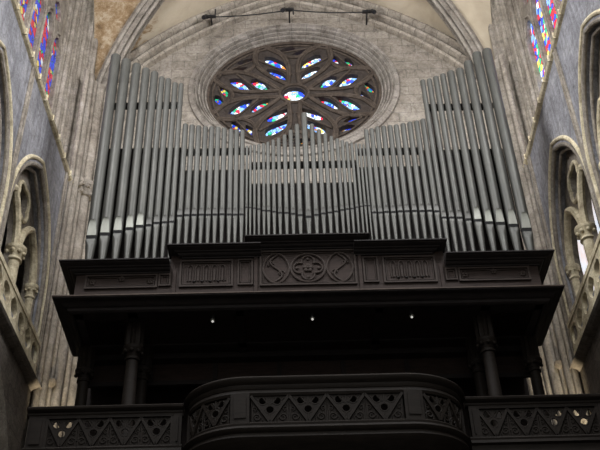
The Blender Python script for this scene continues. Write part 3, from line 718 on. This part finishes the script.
for S_, zb, nm, fl in ((AL, 12.17, 'left tower', 1), (BL, 12.47, 'left middle field', 1), (BR, 12.47, 'right middle field', -1), (AR, 12.17, 'right tower', -1)):
    n = len(S_)
    for i, (x, zm, zt, r) in enumerate(S_):
        k = i if fl > 0 else n - 1 - i; sd = 'left' if fl > 0 else 'right'
        if 'tower' in nm:
            lab = ('tallest and outermost grey organ pipe of the %s, at its outer %s end' % (nm, sd)) if k == 0 else ('shortest grey organ pipe of the %s, innermost next to the lower field' % nm) if k == n - 1 else '%s grey organ pipe in from the outer %s end of the tall %s' % (ORD[k], sd, nm)
        else:
            lab = ('%s grey organ pipe of the %s, directly beside the tall %s tower' % ('tallest' if k == 0 else '', nm, sd)) if k == 0 else ('innermost grey organ pipe of the %s, beside the thin central pipes' % nm) if k == n - 1 else '%s grey organ pipe of the %s, counted from the tall %s tower' % (ORD[k], nm, sd)
        make_pipe(x, zm, zt, r, zb, lab, 'organ pipes of the ' + nm)
for i, (x, zm, zt, r) in enumerate(CC):
    k = abs(i - 11); sd = 'left' if i < 11 else 'right'
    lab = 'tallest central organ pipe, pointing up in front of the rose window' if k == 0 else ('thinnest central organ pipe at the far %s of the peaked middle group' % sd) if k == 11 else '%s slim organ pipe to the %s of the tallest central pipe' % (ORD[k - 1], sd)
    make_pipe(x, zm, zt, r, 12.59, lab, 'organ pipes of the peaked central group')

# ---------------------------------------------------------------- platform under the organ
plat = empty('organ_platform', (XO, 15, 11.25), 'dark timber platform with projecting edge that carries the organ case', 'platform')
fp = [(0.02, 0.0), (0.06, 0.0), (0.10, 0.03), (0.11, 0.09), (0.15, 0.11), (0.2, 0.16), (0.23, 0.18), (0.3, 0.185), (0.33, 0.2), (0.335, 0.245), (0.3, 0.265), (0.0, 0.27)]
fp = [(a, b * 0.75) for a, b in fp]
z0 = 11.077; x0, x1, yf, yb = XO - 4.13, XO + 4.13, 14.28, 15.9
rows = [[(x0 - a, yb, z0 + b) for a, b in fp], [(x0 - a, yf - a, z0 + b) for a, b in fp], [(x1 + a, yf - a, z0 + b) for a, b in fp], [(x1 + a, yb, z0 + b) for a, b in fp]]
m = len(fp)
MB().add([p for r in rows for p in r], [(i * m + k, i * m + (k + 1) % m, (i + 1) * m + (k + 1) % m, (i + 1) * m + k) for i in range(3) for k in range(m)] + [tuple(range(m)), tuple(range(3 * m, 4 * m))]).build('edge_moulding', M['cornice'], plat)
bd = [(0.33, 0.165), (0.348, 0.17), (0.348, 0.192), (0.33, 0.197)]  # thin strip added to carry the painted highlight of the nosing
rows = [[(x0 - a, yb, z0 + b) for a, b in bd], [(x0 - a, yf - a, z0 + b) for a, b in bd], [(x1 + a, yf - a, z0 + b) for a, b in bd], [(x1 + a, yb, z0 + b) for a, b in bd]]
tag(MB().add([p for r in rows for p in r], [(i * 4 + k, i * 4 + (k + 1) % 4, (i + 1) * 4 + (k + 1) % 4, (i + 1) * 4 + k) for i in range(3) for k in range(4)] + [(0, 1, 2, 3), (12, 13, 14, 15)]).build('edge_highlight', M['litedge'], plat), 'edge coloured lighter as if catching light')
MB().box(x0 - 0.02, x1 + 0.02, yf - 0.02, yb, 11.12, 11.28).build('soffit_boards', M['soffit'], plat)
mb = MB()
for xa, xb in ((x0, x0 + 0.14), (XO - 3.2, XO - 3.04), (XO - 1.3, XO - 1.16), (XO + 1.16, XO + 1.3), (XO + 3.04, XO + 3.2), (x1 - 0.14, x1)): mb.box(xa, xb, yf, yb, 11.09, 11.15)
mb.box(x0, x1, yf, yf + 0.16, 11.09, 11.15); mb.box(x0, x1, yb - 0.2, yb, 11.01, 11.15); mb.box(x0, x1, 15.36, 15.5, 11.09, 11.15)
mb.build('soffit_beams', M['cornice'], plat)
for s in (-1, 1):
    mb = MB(); xa, xb = sorted((XO + s * 3.98, XO + s * 3.28))
    for i in range(16): mb.tube([(xa + (xb - xa) * (i + .5) / 16, 14.55, 11.112), (xa + (xb - xa) * (i + .5) / 16, 15.3, 11.112)], 0.018, 6)
    mb.build('reeded_soffit_panel', M['balcony'], plat, True)
# back of the gallery
bk = empty('gallery_screen', (XO, 16.4, 8.2), 'dark reddish timber screen closing the gallery below the platform', 'screen')
MB().box(XO - 4.3, XO + 4.3, 15.92, 16.02, 10.6, 11.25).build('upper_board', M['case'], bk)
mb = MB()
for i in range(7): mb.box(XO - 4.2 + 1.2 * i, XO - 4.12 + 1.2 * i, 15.88, 15.93, 10.6, 11.0)
mb.box(XO - 4.3, XO + 4.3, 15.88, 15.93, 10.56, 10.64); mb.build('frame_bars', M['cornice'], bk)
MB().box(XO - 4.35, XO + 4.35, 17.0, 17.1, 8.2, 11.25).build('rear_board', M['soffit'], bk)
MB().box(XO - 4.3, XO + 4.3, 16.02, 17.0, 11.15, 11.25).build('top_board', M['soffit'], bk)

# ---------------------------------------------------------------- small lamps under the platform
for x, lab in ((-1.64, 'left'), (0.17, 'middle'), (1.98, 'right')):
    x = x * 0.972; t = empty('ceiling_lamp', (x, 14.42, 11.12), 'tiny white lamp hanging under the dark platform, %s of three' % lab, 'lamp', 'lamps under the platform')
    MB().lathe([(0.03, 11.03), (0.03, 11.12)], x, 14.42, 10).build('stem', M['black'], t)
    MB().lathe([(0.012, 11.04), (0.045, 11.005), (0.05, 10.99), (0.03, 10.99), (0.01, 11.01)], x, 14.42, 14).build('lamp_shade', M['lip'], t, True)
    MB().blob((x, 14.42, 10.975), 0.022).build('bulb', M['bulb'], t, True)

# ---------------------------------------------------------------- gallery floor and columns
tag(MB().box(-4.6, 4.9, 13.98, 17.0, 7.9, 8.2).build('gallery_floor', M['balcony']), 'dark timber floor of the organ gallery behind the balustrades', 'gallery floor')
def column(x, y, r, label, group):
    t = empty('gallery_column', (x, y, 8.2), label, 'column', group); zc = 10.45; zt = 11.115
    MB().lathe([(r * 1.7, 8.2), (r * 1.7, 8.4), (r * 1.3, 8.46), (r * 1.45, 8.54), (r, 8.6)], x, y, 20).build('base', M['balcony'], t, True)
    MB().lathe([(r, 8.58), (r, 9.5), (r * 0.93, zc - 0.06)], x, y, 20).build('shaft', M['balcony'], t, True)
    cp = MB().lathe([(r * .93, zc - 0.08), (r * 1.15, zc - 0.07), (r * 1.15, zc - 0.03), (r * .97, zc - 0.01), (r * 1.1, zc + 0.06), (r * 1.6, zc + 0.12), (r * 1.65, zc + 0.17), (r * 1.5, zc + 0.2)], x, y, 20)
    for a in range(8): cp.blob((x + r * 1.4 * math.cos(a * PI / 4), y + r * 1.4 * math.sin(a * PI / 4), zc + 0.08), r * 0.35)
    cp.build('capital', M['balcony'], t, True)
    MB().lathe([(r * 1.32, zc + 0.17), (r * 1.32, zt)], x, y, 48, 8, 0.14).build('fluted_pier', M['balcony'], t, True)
column(-3.0, 14.72, 0.115, 'dark oak front column with leafy capital at the left of the gallery', 'gallery columns')
column(3.24, 14.72, 0.115, 'dark oak front column with leafy capital at the right of the gallery', 'gallery columns')
for x, lab in ((-3.97, 'dark column at the far left end of the gallery against pale stone'), (-2.92, 'dark column close behind the left front column'), (3.18, 'dark column close behind the right front column'), (4.2, 'dark column at the far right end of the gallery')):
    column(x, 15.43, 0.105, lab, 'gallery columns')

# ---------------------------------------------------------------- balustrades
def spiral(cx, cz, r, a0, turns, n=16): return [(cx + r * (1 - 0.7 * i / n) * math.cos(a0 + turns * 2 * PI * i / n), cz + r * (1 - 0.7 * i / n) * math.sin(a0 + turns * 2 * PI * i / n)) for i in range(n + 1)]
def zigzag(parent, u0, u1, z0, z1, n, fn, mat, half=False):
    """openwork panel between u0 and u1 with n down-pointing triangles; fn maps (u, depth, z) to the place"""
    w = (u1 - u0) / n; bars = MB(); h = z1 - z0
    def bar(a, b, t=0.021, d=0.035):
        (ax, az), (bx, bz) = a, b; L = math.hypot(bx - ax, bz - az); nx, nz = -(bz - az) / L * t, (bx - ax) / L * t
        k = 4; rows = []
        for i in range(k + 1):
            q = i / k; cx, cz = ax + (bx - ax) * q, az + (bz - az) * q
            rows.append([fn(cx + nx, -d, cz + nz), fn(cx - nx, -d, cz - nz), fn(cx - nx, d, cz - nz), fn(cx + nx, d, cz + nz)])
        vs = [p for r in rows for p in r]
        bars.add(vs, [(i * 4 + j, i * 4 + (j + 1) % 4, (i + 1) * 4 + (j + 1) % 4, (i + 1) * 4 + j) for i in range(k) for j in range(4)] + [(0, 1, 2, 3), (k * 4 + 3, k * 4 + 2, k * 4 + 1, k * 4)])
    for i in range(n):
        a = u0 + w * i; bar((a, z1 - 0.01), (a + w / 2, z0 + 0.01)); bar((a + w / 2, z0 + 0.01), (a + w, z1 - 0.01))
    bars.build('zigzag_bars', mat, parent)
    tf = lambda pts: [fn(u, 0.0, z) for u, z in pts]
    for i in range(n):
        cx = u0 + w * (i + 0.5); rr = min(w, h) * 0.145; mb = MB()
        for dx, dz in ((-0.19 * w, z1 - h * 0.2), (0.19 * w, z1 - h * 0.2), (0, z1 - h * 0.52)):
            mb.tube(tf(circ(cx + dx, dz, rr, 14)), 0.016, 6, None, True)
        for a, b in (((cx, z1), (cx, z1 - h * 0.36)), ((cx - 0.05 * w, z1 - h * .3), (cx - 0.19 * w, z1 - h * 0.06)), ((cx + 0.05 * w, z1 - h * .3), (cx + 0.19 * w, z1 - h * 0.06)), ((cx, z1 - h * .66), (cx, z0 + h * 0.12)), ((cx - .4 * w, z1 - .06 * h), (cx - .3 * w, z1 - h * .18)), ((cx + .4 * w, z1 - .06 * h), (cx + .3 * w, z1 - h * .18))): mb.tube(tf([a, b]), 0.018, 6)
        mb.build('trefoil', mat, parent, True)
        e = 0.01
        MB().plate([[(cx - w / 2 + e, z1 - e), (cx, z0 + e), (cx + w / 2 - e, z1 - e)]] + [circ(cx + dx, dz, rr, 14) for dx, dz in ((-0.19 * w, z1 - h * 0.2), (0.19 * w, z1 - h * 0.2), (0, z1 - h * 0.52))], 0.02, lambda u, z, d: fn(u, d, z)).build('pierced_triangle', mat, parent)
    for i in range(n + 1):
        cx = u0 + w * i; mb = MB(); kinds = (-1, 1) if 0 < i < n else ((1,) if i == 0 else (-1,))
        for q in kinds:
            mb.tube(tf(spiral(cx + q * 0.16 * w, z0 + h * 0.2, h * 0.14, PI if q > 0 else 0, -1.3 * q)), 0.015, 6)
            mb.tube(tf(spiral(cx + q * 0.09 * w, z0 + h * 0.52, h * 0.09, -PI / 2, 1.2 * q)), 0.013, 6)
            mb.tube(tf([(cx + q * 0.04 * w, z0), (cx + q * 0.05 * w, z0 + h * 0.35), (cx + q * .02 * w, z0 + h * 0.75)]), 0.014, 6)
            mb.tube(tf([(cx + q * 0.28 * w, z0 + .01), (cx + q * 0.3 * w, z0 + h * 0.16), (cx + q * .2 * w, z0 + h * 0.36)]), 0.014, 6)
        mb.build('scrollwork', mat, parent, True)
        xl = max(u0, cx - w / 2 + 0.01); xr = min(u1, cx + w / 2 - 0.01)
        MB().plate([[(xl, z0), (xr, z0)] + ([(cx, z1 - 0.02)] if 0 < i < n else [(u0, z1 - 0.02)] if i == 0 else [(u1, z1 - 0.02)])], 0.02, lambda u, z, d: fn(u, d + 0.012, z)).build('carved_ground', mat, parent)
rail_p = [(-0.04, -0.14), (0.03, -0.14), (0.05, -0.11), (0.05, -0.07), (0.08, -0.05), (0.11, -0.02), (0.12, 0.02), (0.1, 0.05), (0.04, 0.06), (-0.08, 0.06), (-0.1, 0.02), (-0.06, -0.14)]
base_p = [(-0.05, 0.06), (0.04, 0.06), (0.06, 0.03), (0.05, 0.0), (0.09, -0.02), (0.1, -0.07), (0.05, -0.09), (0.05, -0.3), (-0.05, -0.3)]
for sd, xa, xb, pa, pb in (('left', -4.45, -1.97, -4.12, -2.14), ('right', 2.54, 4.98, 2.72, 4.64)):
    t = empty('gallery_balustrade', ((xa + xb) / 2, 14.0, 8.2), 'dark oak balustrade with zigzag tracery on the %s side of the gallery' % sd, 'balustrade', 'straight balustrades of the gallery')
    P = lambda x: (Vector((x, 14.0, 0)), Vector((0, -1, 0)), Vector((0, 0, 1)))
    RZ_ = 9.06
    MB().sweep([P(xa), P(xb)], [(a, RZ_ + b * 0.75) for a, b in rail_p]).build('hand_rail', M['balcony'], t)
    MB().box(xa + .04, xb, 13.96, 14.05, 8.91, 8.96).build('upper_band', M['balcony'], t)
    MB().sweep([P(xa), P(xb)], [(a, 8.36 + b) for a, b in base_p]).build('bottom_rail', M['balcony'], t)
    for x0, x1 in ((xa + 0.04, pa - 0.02), (pb + 0.02, xb - 0.02)):
        p = MB().box(x0, x1, 13.95, 14.06, 8.34, 8.95).build('post', M['balcony'], t)
        MB().box(x0 + 0.05, x1 - 0.05, 13.93, 13.95, 8.46, 8.88).build('post_panel', M['balcony'], p)
    for q in (pa, pb): MB().box(q - 0.025, q + 0.025, 13.96, 14.04, 8.34, 8.92).build('panel_stile', M['balcony'], t)
    zigzag(t, pa, pb, 8.43, 8.91, 4, lambda u, d, z: (u, 14.0 + d, z), M['balcony'])
# bowed central balustrade: u runs along the curve
BX0, BX1, BCX, EA, EB = -0.93, 1.5, 0.0, 0.92, 0.76
def bow(u, off=0.0):
    """u in metres from the middle of the front; returns point and outward normal"""
    c = (BX0 + BX1) / 2; hf = (BX1 - BX0) / 2
    s = 1 if u >= 0 else -1; a = abs(u)
    if a <= hf: return Vector((c + u, 13.2 - off, 0)), Vector((0, -1, 0))
    t = (a - hf) / 1.32 * (PI / 2); t = min(t, PI / 2)
    p = Vector((c + s * (hf + EA * math.sin(t)), 13.2 + EB * (1 - math.cos(t)), 0)); n = Vector((s * math.sin(t) * EB, -math.cos(t) * EA, 0)).normalized()
    return p + n * off, n
UM = (BX1 - BX0) / 2 + 1.32
def bfn(u, d, z): p, n = bow(u); q = p - n * d; return (q.x, q.y, z)
us = [-UM + 2 * UM * i / 64 for i in range(65)]
path = [(bow(u)[0], bow(u)[1], Vector((0, 0, 1))) for u in us]
bw = empty('bowed_balustrade', ((BX0 + BX1) / 2, 13.6, 7.9), 'dark oak central balustrade bowing forward with curved ends and zigzag tracery', 'balustrade')
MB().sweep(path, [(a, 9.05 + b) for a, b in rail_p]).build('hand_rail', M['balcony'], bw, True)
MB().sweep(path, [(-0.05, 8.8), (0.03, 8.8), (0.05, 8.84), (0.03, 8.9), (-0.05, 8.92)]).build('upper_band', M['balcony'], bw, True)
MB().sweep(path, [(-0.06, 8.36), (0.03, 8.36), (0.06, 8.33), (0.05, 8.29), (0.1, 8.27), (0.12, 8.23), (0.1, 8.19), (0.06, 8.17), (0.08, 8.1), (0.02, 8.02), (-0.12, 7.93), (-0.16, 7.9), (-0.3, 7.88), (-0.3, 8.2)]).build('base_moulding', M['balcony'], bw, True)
hf = (BX1 - BX0) / 2
for s in (-1, 1):
    for uc, hw in ((s * (hf + 0.09), 0.13), (s * (UM - 0.1), 0.08)):
        mb = MB(); k = 5
        rows = []
        for i in range(k + 1):
            u = uc - hw + 2 * hw * i / k; rows.append([bfn(u, -0.05, 8.34), bfn(u, 0.05, 8.34), bfn(u, 0.05, 8.84), bfn(u, -0.05, 8.84)])
        mb.add([p for r in rows for p in r], [(i * 4 + j, i * 4 + (j + 1) % 4, (i + 1) * 4 + (j + 1) % 4, (i + 1) * 4 + j) for i in range(k) for j in range(4)] + [(0, 1, 2, 3), (k * 4 + 3, k * 4 + 2, k * 4 + 1, k * 4)])
        p = mb.build('post', M['balcony'], bw)
        if hw > 0.12:
            MB().box(uc - 0.08, uc + 0.08, -0.068, -0.05, 8.42, 8.78, bfn).build('post_panel', M['balcony'], p)
    a, b = sorted((s * (hf + 0.24), s * (UM - 0.2))); zigzag(bw, a, b, 8.37, 8.8, 2, bfn, M['balcony'])
zigzag(bw, -hf + 0.06, hf - 0.06, 8.35, 8.81, 4, bfn, M['balcony'])
mb = MB(); c = (BX0 + BX1) / 2
mb.plate([[(bow(u, -0.05)[0].x, bow(u, -0.05)[0].y) for u in us]], 0.1, lambda a, b, w: (a, b, 8.05 + w)); mb.build('bow_floor', M['balcony'], bw)

# turn organ and gallery together by a small angle about their own middle
RT = Matrix.Translation((XO, 14.2, 0)) @ Matrix.Rotation(TURN, 4, 'Z') @ Matrix.Translation((-XO, -14.2, 0))
for o in list(bpy.data.objects):
    if o not in BEFORE and o.parent is None:
        o.location = RT @ o.location; o.rotation_euler = (0, 0, TURN)
